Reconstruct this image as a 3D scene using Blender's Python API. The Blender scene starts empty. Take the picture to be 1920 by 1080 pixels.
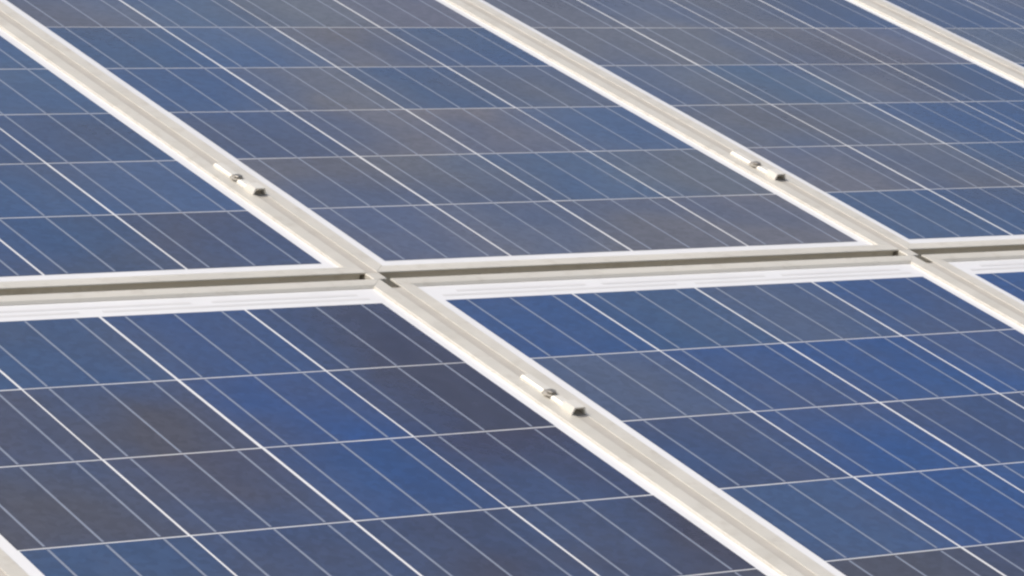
import bpy, bmesh, math, random
import numpy as np
from mathutils import Matrix, Vector, Euler

random.seed(7)
S = 0.159                      # pitch of the solar cells, metres
TILT = math.radians(17.777)    # slope of the array
BASE_Z = 1.25                  # height of the middle of the row gap above the ground

# ---------------------------------------------------------------- camera
# pose recovered from the photograph: lens 127 mm on 36 mm film, looking over the array
RV = (-1.15358860, -0.501768550, -0.393291699)
T = Vector((-0.641842085, -0.0492971685, 23.4843142)) * S
F_PX = math.exp(1.92535895) * 1000.0
ang = Vector(RV).length
Rcv = Matrix.Rotation(ang, 3, Vector(RV).normalized())        # array axes (across, down slope, into slab) -> camera
ARR = Matrix.Rotation(TILT, 3, 'X')                           # array (x across, y up slope, z out) -> world
FLIP = Matrix(((1, 0, 0), (0, -1, 0), (0, 0, -1)))
WORLD = Matrix.Translation((0, 0, BASE_Z)) @ ARR.to_4x4()

sc = bpy.context.scene
cam_d = bpy.data.cameras.new('camera')
cam_o = bpy.data.objects.new('camera', cam_d)
sc.collection.objects.link(cam_o)
pos = FLIP @ (-(Rcv.transposed() @ T))
rot = ARR @ FLIP @ Rcv.transposed() @ FLIP
cam_o.matrix_world = Matrix.Translation(WORLD @ pos) @ rot.to_4x4()
cam_d.sensor_width = 36.0
cam_d.lens = F_PX / 1920.0 * 36.0
cam_d.clip_start = 0.05
cam_d.clip_end = 800.0
sc.camera = cam_o

# ---------------------------------------------------------------- sky, sun, exposure
SUN_LOCAL = Vector((-0.50, 0.42, 0.76)).normalized()          # towards the sun, in array axes
SUN = (ARR @ SUN_LOCAL).normalized()
elev = math.asin(SUN.z)
azim = math.atan2(SUN.x, SUN.y)                                # clockwise from +Y
world = bpy.data.worlds.new('World')
sc.world = world
world.use_nodes = True
wn = world.node_tree
bg = wn.nodes['Background']
sky = wn.nodes.new('ShaderNodeTexSky')
sky.sky_type = 'NISHITA'
sky.sun_disc = False
sky.sun_elevation = elev
sky.sun_rotation = azim
sky.dust_density = 6.0
sky.air_density = 1.0
wn.links.new(sky.outputs[0], bg.inputs[0])
bg.inputs[1].default_value = 0.125
sun_d = bpy.data.lights.new('sun', 'SUN')
sun_d.energy = 2.75
sun_d.angle = math.radians(0.5)
sun_d.color = (1.0, 0.955, 0.88)
sun_o = bpy.data.objects.new('sun', sun_d)
sc.collection.objects.link(sun_o)
sun_o.rotation_euler = SUN.to_track_quat('Z', 'Y').to_euler()
sun_o.location = (-4, 2, 8)
sc.view_settings.view_transform = 'Standard'
sc.view_settings.look = 'None'
sc.view_settings.exposure = 0.0
sc.view_settings.gamma = 1.0
sc.cycles.filter_width = 2.5       # the photograph is soft


# ---------------------------------------------------------------- materials
def mat(name):
    m = bpy.data.materials.new(name)
    m.use_nodes = True
    return m, m.node_tree, m.node_tree.nodes['Principled BSDF']


def noise(nt, scale, detail=4.0, rough=0.55, src='Object', off=None, stretch=None):
    tc = nt.nodes.new('ShaderNodeTexCoord')
    n = nt.nodes.new('ShaderNodeTexNoise')
    n.inputs['Scale'].default_value = scale
    n.inputs['Detail'].default_value = detail
    n.inputs['Roughness'].default_value = rough
    out = tc.outputs[src]
    if stretch:
        mp = nt.nodes.new('ShaderNodeMapping')
        mp.inputs['Scale'].default_value = stretch
        nt.links.new(out, mp.inputs[0]); out = mp.outputs[0]
    if off is not None:
        va = nt.nodes.new('ShaderNodeVectorMath'); va.operation = 'ADD'
        nt.links.new(out, va.inputs[0]); nt.links.new(off, va.inputs[1]); out = va.outputs[0]
    nt.links.new(out, n.inputs['Vector'])
    return n


def mix(nt, a, b, fac, mode='MIX'):
    m = nt.nodes.new('ShaderNodeMix'); m.data_type = 'RGBA'; m.blend_type = mode
    for sock, v in ((m.inputs[6], a), (m.inputs[7], b), (m.inputs[0], fac)):
        if isinstance(v, (tuple, float, int)):
            sock.default_value = v if not isinstance(v, tuple) else (*v, 1.0)
        else:
            nt.links.new(v, sock)
    return m.outputs[2]


def ramp(nt, fac, lo, hi, a=0.0, b=1.0):
    r = nt.nodes.new('ShaderNodeMapRange')
    r.inputs['From Min'].default_value = lo; r.inputs['From Max'].default_value = hi
    r.inputs['To Min'].default_value = a; r.inputs['To Max'].default_value = b
    nt.links.new(fac, r.inputs['Value'])
    return r.outputs['Result']


DUST = 0.09


def glass_front(nt, p, w=1.0):
    """low-iron solar glass laminated over the surface, slightly dusty"""
    p.inputs['Coat Weight'].default_value = w
    p.inputs['Coat IOR'].default_value = 1.5
    p.inputs['Sheen Weight'].default_value = DUST
    p.inputs['Sheen Roughness'].default_value = 0.35
    p.inputs['Sheen Tint'].default_value = (1.0, 0.93, 0.85, 1)
    r = noise(nt, 9.0, 5.0, 0.6)
    nt.links.new(ramp(nt, r.outputs[0], 0.3, 0.7, 0.10, 0.2), p.inputs['Coat Roughness'])


# polycrystalline silicon: the tint of each cell comes from its own object colour
M_CELL, nt, p = mat('silicon cell under glass')
oi = nt.nodes.new('ShaderNodeObjectInfo')
rnd = nt.nodes.new('ShaderNodeVectorMath'); rnd.operation = 'SCALE'
rnd.inputs[0].default_value = (37.0, 19.0, 53.0)
nt.links.new(oi.outputs['Random'], rnd.inputs['Scale'])
def array_noise(nt, scale, detail, rough, stretch=(1, 1, 1), shift=0.0):
    """noise that runs on across neighbouring cells (painted cloud reflections, films of dust)"""
    ge = nt.nodes.new('ShaderNodeNewGeometry')
    mp = nt.nodes.new('ShaderNodeMapping')
    mp.inputs['Location'].default_value = (shift, shift * 0.7, 0)
    mp.inputs['Scale'].default_value = stretch
    nt.links.new(ge.outputs['Position'], mp.inputs[0])
    n = nt.nodes.new('ShaderNodeTexNoise')
    n.inputs['Scale'].default_value = scale; n.inputs['Detail'].default_value = detail
    n.inputs['Roughness'].default_value = rough
    nt.links.new(mp.outputs[0], n.inputs['Vector'])
    return n.outputs[0]


def dusty(nt, c, amount):
    f = array_noise(nt, 5.0, 6.0, 0.6, (2.2, 0.7, 1.0), 3.1)
    f2 = array_noise(nt, 60.0, 4.0, 0.7, (1.0, 0.5, 1.0), 8.0)
    m = nt.nodes.new('ShaderNodeMath'); m.operation = 'MULTIPLY'
    nt.links.new(ramp(nt, f, 0.38, 0.72, 0.15, 1.0), m.inputs[0])
    nt.links.new(ramp(nt, f2, 0.30, 0.75, 0.45, 1.0), m.inputs[1])
    m2 = nt.nodes.new('ShaderNodeMath'); m2.operation = 'MULTIPLY'
    nt.links.new(m.outputs[0], m2.inputs[0]); m2.inputs[1].default_value = amount
    return mix(nt, c, (0.30, 0.275, 0.24), m2.outputs[0])


# the tint drifts towards that of the wafer on either side
tco = nt.nodes.new('ShaderNodeTexCoord')
sx = nt.nodes.new('ShaderNodeSeparateXYZ'); nt.links.new(tco.outputs['Object'], sx.inputs[0])
wob = nt.nodes.new('ShaderNodeMath'); wob.operation = 'MULTIPLY_ADD'
nt.links.new(array_noise(nt, 9.0, 2.0, 0.5, shift=5.2), wob.inputs[0]); wob.inputs[1].default_value = 0.16; wob.inputs[2].default_value = -0.08
px = nt.nodes.new('ShaderNodeMath'); px.operation = 'ADD'
nt.links.new(sx.outputs[0], px.inputs[0]); nt.links.new(wob.outputs[0], px.inputs[1])
base_c = oi.outputs['Color']
for nm, lo_, hi_ in (('tint_right', 0.0, 0.085), ('tint_left', 0.0, -0.085)):
    at = nt.nodes.new('ShaderNodeAttribute'); at.attribute_type = 'OBJECT'; at.attribute_name = nm
    base_c = mix(nt, base_c, at.outputs['Color'], ramp(nt, px.outputs[0], lo_, hi_, 0.0, 0.34))
cloud = array_noise(nt, 3.6, 2.5, 0.5)  # grey patches: clouds mirrored in the glass, painted into the cell colour
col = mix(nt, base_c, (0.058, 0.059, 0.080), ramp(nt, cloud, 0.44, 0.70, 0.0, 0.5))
cloud2 = array_noise(nt, 4.4, 2.5, 0.5, shift=11.3)  # blue patches of the same painted reflections
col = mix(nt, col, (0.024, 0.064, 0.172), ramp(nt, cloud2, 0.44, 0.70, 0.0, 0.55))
vor = nt.nodes.new('ShaderNodeTexVoronoi'); vor.inputs['Scale'].default_value = 140.0
tc = nt.nodes.new('ShaderNodeTexCoord')
va = nt.nodes.new('ShaderNodeVectorMath'); va.operation = 'ADD'
nt.links.new(tc.outputs['Object'], va.inputs[0]); nt.links.new(rnd.outputs[0], va.inputs[1])
nt.links.new(va.outputs[0], vor.inputs['Vector'])
bw = nt.nodes.new('ShaderNodeSeparateColor'); nt.links.new(vor.outputs['Color'], bw.inputs[0])
g = nt.nodes.new('ShaderNodeCombineColor')
gr = ramp(nt, bw.outputs[0], 0, 1, 0.88, 1.12)
for i in range(3):
    nt.links.new(gr, g.inputs[i])
col = mix(nt, col, g.outputs[0], 1.0, 'MULTIPLY')
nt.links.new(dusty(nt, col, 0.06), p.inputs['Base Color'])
p.inputs['Roughness'].default_value = 0.5
p.inputs['Specular IOR Level'].default_value = 0.0
glass_front(nt, p)

# white backsheet seen through the glass
M_BACK, nt, p = mat('white backsheet under glass')
n = noise(nt, 14.0, 4.0)
nt.links.new(dusty(nt, mix(nt, (0.77, 0.775, 0.785), (0.83, 0.835, 0.84), n.outputs[0]), 0.16), p.inputs['Base Color'])
p.inputs['Roughness'].default_value = 0.6
glass_front(nt, p)

# tinned copper ribbon
M_BUS, nt, p = mat('tinned copper ribbon')
n = noise(nt, 60.0, 3.0)
nt.links.new(mix(nt, (0.16, 0.19, 0.255), (0.28, 0.31, 0.38), n.outputs[0]), p.inputs['Base Color'])
p.inputs['Roughness'].default_value = 0.5
glass_front(nt, p)

M_RIB, nt, p = mat('dull interconnect ribbon')
n = noise(nt, 35.0, 3.0, stretch=(0.3, 1, 1))
nt.links.new(mix(nt, (0.60, 0.59, 0.58), (0.76, 0.75, 0.74), n.outputs[0]), p.inputs['Base Color'])
p.inputs['Roughness'].default_value = 0.45
glass_front(nt, p)


def alu(name, a, b, metallic, rough, dirt=0.25, stretch=(0.25, 1, 1)):
    m, nt, p = mat(name)
    n = noise(nt, 16.0, 5.0, 0.6, stretch=stretch)
    c = mix(nt, a, b, n.outputs[0])
    n2 = noise(nt, 45.0, 6.0, 0.7)
    c = mix(nt, c, (0.42, 0.38, 0.31), ramp(nt, n2.outputs[0], 0.52, 0.80, 0.0, dirt))
    nt.links.new(c, p.inputs['Base Color'])
    p.inputs['Metallic'].default_value = metallic
    n3 = noise(nt, 30.0, 3.0, stretch=stretch)
    nt.links.new(ramp(nt, n3.outputs[0], 0.3, 0.7, rough - 0.06, rough + 0.08), p.inputs['Roughness'])
    return m


M_FRAME = alu('anodised aluminium frame', (0.53, 0.508, 0.445), (0.71, 0.688, 0.625), 0.2, 0.45, 0.65)
M_STRIP = alu('shade-toned aluminium strip', (0.46, 0.43, 0.375), (0.57, 0.54, 0.48), 0.2, 0.5, 0.55)  # darker than the frame: shade of the recess put into the colour
M_CLAMP = alu('bright aluminium clamp', (0.66, 0.64, 0.58), (0.76, 0.74, 0.68), 0.2, 0.42, 0.3)
M_BOLT = alu('dull steel bolt', (0.22, 0.21, 0.19), (0.32, 0.30, 0.27), 0.6, 0.45, 0.4)
M_RAIL = alu('galvanised support rail', (0.45, 0.45, 0.44), (0.58, 0.58, 0.57), 0.3, 0.5)

M_GROUND, nt, p = mat('dry gravelly ground')
n = noise(nt, 3.0, 8.0, 0.65)
nt.links.new(mix(nt, (0.20, 0.175, 0.135), (0.34, 0.30, 0.24), n.outputs[0]), p.inputs['Base Color'])
p.inputs['Roughness'].default_value = 0.95

# ---------------------------------------------------------------- mesh helpers
C = sc.collection


def new_obj(name, mesh, parent=None, matrix=None):
    o = bpy.data.objects.new(name, mesh)
    C.objects.link(o)
    if parent is not None:
        o.parent = parent
    if matrix is not None:
        if parent is not None:
            o.matrix_local = matrix
        else:
            o.matrix_world = matrix
    return o


def tag(o, label=None, cat=None, group=None, kind=None):
    for k, v in (('label', label), ('category', cat), ('group', group), ('kind', kind)):
        if v:
            o[k] = v
    return o


def to_mesh(bm, name, m, bevel=0.0, seg=2):
    if bevel:
        bmesh.ops.bevel(bm, geom=list(bm.edges), offset=bevel, segments=seg, affect='EDGES', profile=0.5)
    bmesh.ops.recalc_face_normals(bm, faces=bm.faces)
    me = bpy.data.meshes.new(name)
    bm.to_mesh(me); bm.free()
    me.materials.append(m)
    return me


def prism(bm, outline, z0, z1):
    lo = [bm.verts.new((x, y, z0)) for x, y in outline]
    hi = [bm.verts.new((x, y, z1)) for x, y in outline]
    bm.faces.new(lo[::-1]); bm.faces.new(hi)
    k = len(outline)
    for i in range(k):
        bm.faces.new((lo[i], lo[(i + 1) % k], hi[(i + 1) % k], hi[i]))


def lip_prism(bm, q, t):
    """mitred frame member; its inner lip slopes down to the glass"""
    o0, o1, i1, i0 = [Vector(v) for v in q]
    t0, t1 = (o0 - i0).normalized() * t, (o1 - i1).normalized() * t
    g0, g1 = (o0 - i0).normalized() * 0.007, (o1 - i1).normalized() * 0.007
    sec0 = [(o0 - g0, FB), (o0 - g0, FT - 0.0036), (o0, FT - 0.0020), (o0, FT), (i0 + t0, FT), (i0, 0.0), (i0, FB)]
    sec1 = [(o1 - g1, FB), (o1 - g1, FT - 0.0036), (o1, FT - 0.0020), (o1, FT), (i1 + t1, FT), (i1, 0.0), (i1, FB)]
    e = [[bm.verts.new((p_.x, p_.y, z)) for p_, z in sec] for sec in (sec0, sec1)]
    for i in range(7):
        bm.faces.new((e[0][i], e[0][(i + 1) % 7], e[1][(i + 1) % 7], e[1][i]))
    bm.faces.new(e[0]); bm.faces.new(e[1][::-1])


def box(bm, x0, x1, y0, y1, z0, z1):
    prism(bm, [(x0, y0), (x1, y0), (x1, y1), (x0, y1)], z0, z1)


def box_mesh(name, x0, x1, y0, y1, z0, z1, m, bevel=0.0, seg=2):
    bm = bmesh.new(); box(bm, x0, x1, y0, y1, z0, z1)
    return to_mesh(bm, name, m, bevel, seg)


# ---------------------------------------------------------------- dimensions (metres, array axes)
NC, NR = 4, 9                      # cells across and along a module
GAP_X, GAP_Y = 0.0027, 0.0019      # white line between cells
MS = 0.0125                        # side margin of backsheet
FS = 0.0181                        # side frame face
GS = 0.0126                        # gap between neighbouring modules
FE = 0.0195                        # end frame face
ME_LOW = 0.0155                    # margin at the lower end
ME_UP = 0.0375                     # margin at the upper end, with the ribbons
GR = 0.0170                        # gap between the two rows
FT, FB = 0.0026, -0.036            # frame top and bottom
W, L = NC * S, NR * S
STEP = W + 2 * MS + 2 * FS + GS    # module pitch
UP_Y0 = 0.0551                     # lower edge of the upper row's cells
LO_Y1 = -0.0551                    # upper edge of the lower row's cells
LO_DX = 0.0044

# cell: origin at its centre
cell_me = box_mesh('solar_cell', -S / 2 + GAP_X / 2, S / 2 - GAP_X / 2, -S / 2 + GAP_Y / 2, S / 2 - GAP_Y / 2, -0.00017, -0.00005, M_CELL)
bus_me = box_mesh('busbar', -0.00115, 0.00115, -S / 2 + 0.0028, S / 2 - 0.0028, -0.00005, 0.00004, M_BUS)


def lin(c):
    c = c / 255.0
    return c / 12.92 if c <= 0.04045 else ((c + 0.055) / 1.055) ** 2.4


# the tint of every cell that shows, as read off the photograph
PAL = {
    'B': (0.012, 0.056, 0.200),    # strong blue
    'b': (0.029, 0.068, 0.160),    # soft blue
    't': (0.046, 0.092, 0.186),    # steel blue
    'v': (0.027, 0.045, 0.110),    # dark violet blue
    'p': (0.029, 0.031, 0.058),    # dark purple
    'd': (0.054, 0.053, 0.066),    # dark brownish grey
    's': (0.104, 0.112, 0.140),    # slate, lightened: sky veil of the far row mixed into the colour
    'l': (0.055, 0.082, 0.150),    # light slate blue
    'g': (0.122, 0.118, 0.124),    # brownish grey
}


def panel_tables():
    """rows counted away from the row gap; letters left to right"""
    return {
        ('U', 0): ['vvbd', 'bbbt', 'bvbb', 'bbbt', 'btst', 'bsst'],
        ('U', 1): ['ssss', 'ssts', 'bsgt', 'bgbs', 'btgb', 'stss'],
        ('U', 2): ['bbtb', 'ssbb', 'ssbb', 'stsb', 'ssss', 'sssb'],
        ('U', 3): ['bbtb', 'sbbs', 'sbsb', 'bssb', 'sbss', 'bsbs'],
        ('L', -1): ['vbpb', 'pbvB', 'bBpv', 'bvpb', 'vbvp'],
        ('L', 0): ['bbBp', 'ddBp', 'ddBp', 'bvpp', 'bvpd', 'vbpv'],
        ('L', 1): ['BblB', 'lBBB', 'vBvv', 'bBBb', 'dvvB', 'vdbB'],
        ('L', 2): ['BbBv', 'bBvb', 'bvbB', 'bBvp', 'vbBb'],
    }


TAB = panel_tables()


# ---------------------------------------------------------------- one module, copied eight times
def make_panel(row):
    me_low, me_up = (ME_LOW, ME_LOW) if row == 'U' else (ME_UP, ME_UP)
    root = bpy.data.objects.new('solar_panel', None)
    C.objects.link(root)
    root.empty_display_size = 0.1
    lo_m, up_m = ME_LOW, ME_UP                    # margin at lower end / upper end of every module
    X0, X1 = -MS, W + MS
    Y0, Y1 = -lo_m, L + up_m
    new_obj('backsheet', box_mesh('backsheet', X0 - 0.004, X1 + 0.004, Y0 - 0.004, Y1 + 0.004, -0.0045, -0.00020, M_BACK), root)
    A = (X0 - FS, Y0 - FE); B = (X1 + FS, Y0 - FE); Cc = (X1 + FS, Y1 + FE); D = (X0 - FS, Y1 + FE)
    a = (X0, Y0); b = (X1, Y0); c = (X1, Y1); d = (X0, Y1)
    for i, q in enumerate(((A, B, b, a), (B, Cc, c, b), (Cc, D, d, c), (D, A, a, d))):
        bm = bmesh.new()
        lip_prism(bm, q, (0.0034, 0.0010, 0.0058, 0.0010)[i])
        new_obj('frame_rail', to_mesh(bm, 'frame_rail', M_FRAME, 0.0006, 2), root)
    for y, w_ in ((0.0095, 0.0045), (0.0205, 0.0045)):
        for x0, x1 in (((0.006, 1.9 * S), (2 * S + 0.010, 4 * S - 0.008)) if y < 0.015 else ((0.03, 1.2 * S), (1.34 * S, 2.7 * S), (2.85 * S, 3.9 * S))):
            new_obj('interconnect_ribbon', box_mesh('interconnect_ribbon', x0, x1, L + y, L + y + w_, -0.00020, -0.00008, M_RIB), root)
    rw = random.Random(3)
    for r in range(NR):
        for k in range(NC):
            o = new_obj('solar_cell', cell_me, root, Matrix.Translation(((k + 0.5) * S, (r + 0.5) * S, 0)))
            for j in (-1, 0, 1):
                new_obj('busbar', bus_me, o, Matrix.Translation((j * S / 3 + rw.uniform(-0.0005, 0.0005), rw.uniform(-0.0006, 0.0006), 0)) @ Matrix.Rotation(rw.uniform(-0.003, 0.003), 4, 'Z'))
    return root


proto = make_panel('U')
KIDS = {}
for o in list(bpy.data.objects):
    if o.parent is not None:
        KIDS.setdefault(o.parent.name, []).append(o)


def copy_panel():
    r = proto.copy(); C.objects.link(r)
    out = [(proto, r)]
    cells = []
    for ch in KIDS[proto.name]:
        c = ch.copy(); C.objects.link(c); c.parent = r
        if ch.name.startswith('solar_cell'):
            cells.append(c)
        for g_ in KIDS.get(ch.name, []):
            d = g_.copy(); C.objects.link(d); d.parent = c
    return r, cells


proto_cells = [o for o in KIDS[proto.name] if o.name.startswith('solar_cell')]
LABELS = {
    ('U', 0): 'blue solar panel of the far row, cut off by the left edge of the picture',
    ('U', 1): 'slate and blue panel in the middle of the far row, between two clamped bars',
    ('U', 2): 'grey-blue solar panel of the far row, right of the bar with the smallest clamp',
    ('U', 3): 'solar panel of the far row of which only a corner shows, top right',
    ('L', -1): 'solar panel of the near row beyond the bottom left bar',
    ('L', 0): 'solar panel with the darkest purple cells, left of the nearest clamp',
    ('L', 1): 'deep blue solar panel of the near row, right of the nearest clamp',
    ('L', 2): 'solar panel of the near row cut off by the right edge, a blue corner showing',
}
rc = random.Random(11)
first = True
for key, label in LABELS.items():
    row, col = key
    if first:
        root, cells = proto, proto_cells; first = False
    else:
        root, cells = copy_panel()
    x = (col - 1) * STEP + (LO_DX if row == 'L' else 0.0)
    if row == 'L':
        x = col * STEP - STEP + LO_DX
    y = UP_Y0 if row == 'U' else LO_Y1 - L
    root.matrix_world = WORLD @ Matrix.Translation((x, y, 0))
    tag(root, label, 'solar panel', 'solar panels of the array')
    tab = TAB[key]
    tints = {}
    for i, o in enumerate(cells):
        r, k = divmod(i, NC)
        rr = r if row == 'U' else NR - 1 - r       # counted away from the gap
        ch = tab[rr][k] if rr < len(tab) else rc.choice('BbtvpsB' if row == 'L' else 'bstsg')
        base = PAL[ch]
        if rr < len(tab):                          # eased towards the colours of the neighbouring cells
            near = [PAL[tab[q][w]] for q, w in ((rr - 1, k), (rr + 1, k), (rr, k - 1), (rr, k + 1)) if 0 <= q < len(tab) and 0 <= w < NC]
            base = tuple(0.84 * base[c_] + 0.16 * sum(n_[c_] for n_ in near) / len(near) for c_ in range(3))
        j = 1 + rc.uniform(-0.07, 0.07)
        o.color = (base[0] * j * rc.uniform(0.94, 1.06), base[1] * j, base[2] * j * rc.uniform(0.95, 1.05), 1.0)
        tints[(r, k)] = o
        # glass is never perfectly flat: tiny differences in how the cells lie
        o.rotation_euler = (0, 0, rc.uniform(-0.0025, 0.0025))
        o.location.x += rc.uniform(-0.0004, 0.0004)
    for (r, k), o in tints.items():
        for nm, q in (('tint_right', tints.get((r, k + 1), o)), ('tint_left', tints.get((r, k - 1), o))):
            o[nm] = [float(v) for v in q.color[:3]]

# ---------------------------------------------------------------- strips in the long gaps
TOP_S = FT - 0.0005


def strip_mesh(y0, y1, tab):
    bm = bmesh.new()
    h = GS / 2 - 0.0004
    # shallow channel: two lips and a sunken floor
    prof = [(-h, -0.020), (-h, TOP_S), (-h + 0.0040, TOP_S - 0.0003), (h - 0.0040, TOP_S - 0.0003), (h, TOP_S), (h, -0.020)]
    ends = []
    for y in (y0, y1):
        ends.append([bm.verts.new((px, y, pz)) for px, pz in prof])
    k = len(prof)
    for i in range(k):
        bm.faces.new((ends[0][i], ends[0][(i + 1) % k], ends[1][(i + 1) % k], ends[1][i]))
    bm.faces.new(ends[0]); bm.faces.new(ends[1][::-1])
    return to_mesh(bm, 'gap_strip', M_STRIP)


UPG0 = UP_Y0 - ME_LOW - FE          # lower end of the upper modules
LOG1 = LO_Y1 + ME_UP + FE           # upper end of the lower modules
up_strip = strip_mesh(UPG0 + 0.0005, UP_Y0 + L, True)
lo_strip = strip_mesh(LO_Y1 - L, LOG1 - 0.024, False)
tab_me = box_mesh('end_tab', -0.0086, 0.0082, LOG1 + 0.0004, UPG0 - 0.0004, -0.030, FT - 0.0002, M_FRAME, 0.0012, 3)
S_LAB = {
    ('U', 0): 'pale aluminium strip filling the long gap left of the middle far panel',
    ('U', 1): 'pale aluminium strip filling the long gap right of the middle far panel',
    ('U', 2): 'pale aluminium strip in the long gap crossing the top right corner',
    ('L', -1): 'pale aluminium strip in the long gap at the bottom left corner',
    ('L', 0): 'pale aluminium strip in the long gap between the purple and the blue near panels',
    ('L', 1): 'pale aluminium strip in the long gap running off the right edge below the wide gap',
}
centres = {}
for (row, col), lab in S_LAB.items():
    dx = LO_DX if row == 'L' else 0.0
    xc = col * STEP - MS - FS - GS / 2 + dx
    centres[(row, col)] = xc
    o = new_obj('gap_strip', up_strip if row == 'U' else lo_strip, None, WORLD @ Matrix.Translation((xc, 0, 0)))
    tag(o, lab, 'trim strip', 'strips between the solar panels')
    if row == 'U':
        new_obj('end_tab', tab_me, o)

# ---------------------------------------------------------------- module clamps
def pad_mesh(y0, y1, rise=0.0060, w=0.0074):
    """pressed aluminium pad: flat top with turned-down sides, hollow below at the end"""
    bm = bmesh.new()
    t, z0, z1 = 0.0014, FT, FT + rise
    prof = [(-w, z0), (-w, z0 + 0.0015), (-w + 0.0022, z1), (w - 0.0022, z1), (w, z0 + 0.0015), (w, z0),
            (w - t, z0), (w - t - 0.0020, z1 - t), (-w + t + 0.0020, z1 - t), (-w + t, z0)]
    e = [[bm.verts.new((px, y, pz)) for px, pz in prof] for y in (y0, y1)]
    k = len(prof)
    for i in range(k):
        bm.faces.new((e[0][i], e[0][(i + 1) % k], e[1][(i + 1) % k], e[1][i]))
    bm.faces.new(e[0]); bm.faces.new(e[1][::-1])
    return to_mesh(bm, 'clamp_pad', M_CLAMP)


def hex_mesh():
    bm = bmesh.new()
    hexo = [(0.0052 * math.cos(math.pi / 3 * i), 0.0052 * math.sin(math.pi / 3 * i)) for i in range(6)]
    prism(bm, hexo, TOP_S - 0.001, FT + 0.0034)
    return to_mesh(bm, 'bolt_head', M_BOLT, 0.0006, 1)


def make_clamp():
    root = bpy.data.objects.new('module_clamp', None); C.objects.link(root)
    root.empty_display_size = 0.05
    new_obj('clamp_pad', pad_mesh(0.002, 0.040, 0.0036, 0.0066), root)
    new_obj('clamp_pad', pad_mesh(-0.0335, -0.013, 0.0036, 0.0066), root)
    new_obj('clamp_nose', pad_mesh(-0.052, -0.034, 0.0074, 0.0082), root)
    new_obj('web', box_mesh('web', -0.0045, 0.0045, -0.032, 0.036, TOP_S - 0.001, FT + 0.0018, M_CLAMP, 0.0004, 1), root)
    bmw = bmesh.new()
    prism(bmw, [(0.0080 * math.cos(math.pi / 8 * i), 0.0080 * math.sin(math.pi / 8 * i)) for i in range(16)], FT + 0.0016, FT + 0.0026)
    new_obj('washer', to_mesh(bmw, 'washer', M_STRIP), root, Matrix.Translation((-0.001, -0.0055, 0)))
    new_obj('bolt_head', hex_mesh(), root, Matrix.Translation((-0.001, -0.0055, 0.0022)))
    return root


clamp0 = make_clamp()
ckids = [o for o in bpy.data.objects if o.parent is clamp0]
CL = [(('U', 0), 0.305, 'aluminium clamp on the upper left bar, beside the leftmost far panel'),
      (('U', 1), 0.305, 'aluminium clamp farthest from the camera, on the upper right bar'),
      (('L', 0), -0.305, 'largest, nearest aluminium clamp, on the bar between the two near panels')]
for i, (key, y, lab) in enumerate(CL):
    if i == 0:
        r = clamp0
    else:
        r = clamp0.copy(); C.objects.link(r)
        for ch in ckids:
            c = ch.copy(); C.objects.link(c); c.parent = r
    r.matrix_world = WORLD @ Matrix.Translation((centres[key] - 0.0015, y, 0))
    tag(r, lab, 'clamp', 'module clamps on the bars')

# ---------------------------------------------------------------- what carries the modules
def rail(y, lab):
    bm = bmesh.new()
    box(bm, -1.8, 2.4, -0.021, 0.021, FB - 0.043, FB - 0.001)
    o = new_obj('support_rail', to_mesh(bm, 'support_rail', M_RAIL, 0.002, 1), None, WORLD @ Matrix.Translation((0, y, 0)))
    tag(o, lab, 'rail', 'rails under the panels')


rail(0.305, 'galvanised rail hidden beneath the far row of panels')
rail(-0.305, 'galvanised rail hidden beneath the near row of panels')

bm = bmesh.new()
N, R = 24, 300.0
grid = [[bm.verts.new((R * (2 * i / N - 1), R * (2 * j / N - 1), -0.0 + 0.0)) for j in range(N + 1)] for i in range(N + 1)]
for i in range(N):
    for j in range(N):
        bm.faces.new((grid[i][j], grid[i + 1][j], grid[i + 1][j + 1], grid[i][j + 1]))
g_o = new_obj('ground', to_mesh(bm, 'ground', M_GROUND))
tag(g_o, 'dry gravelly ground under the solar panels', None, None, 'structure')
bpy.context.view_layer.update()
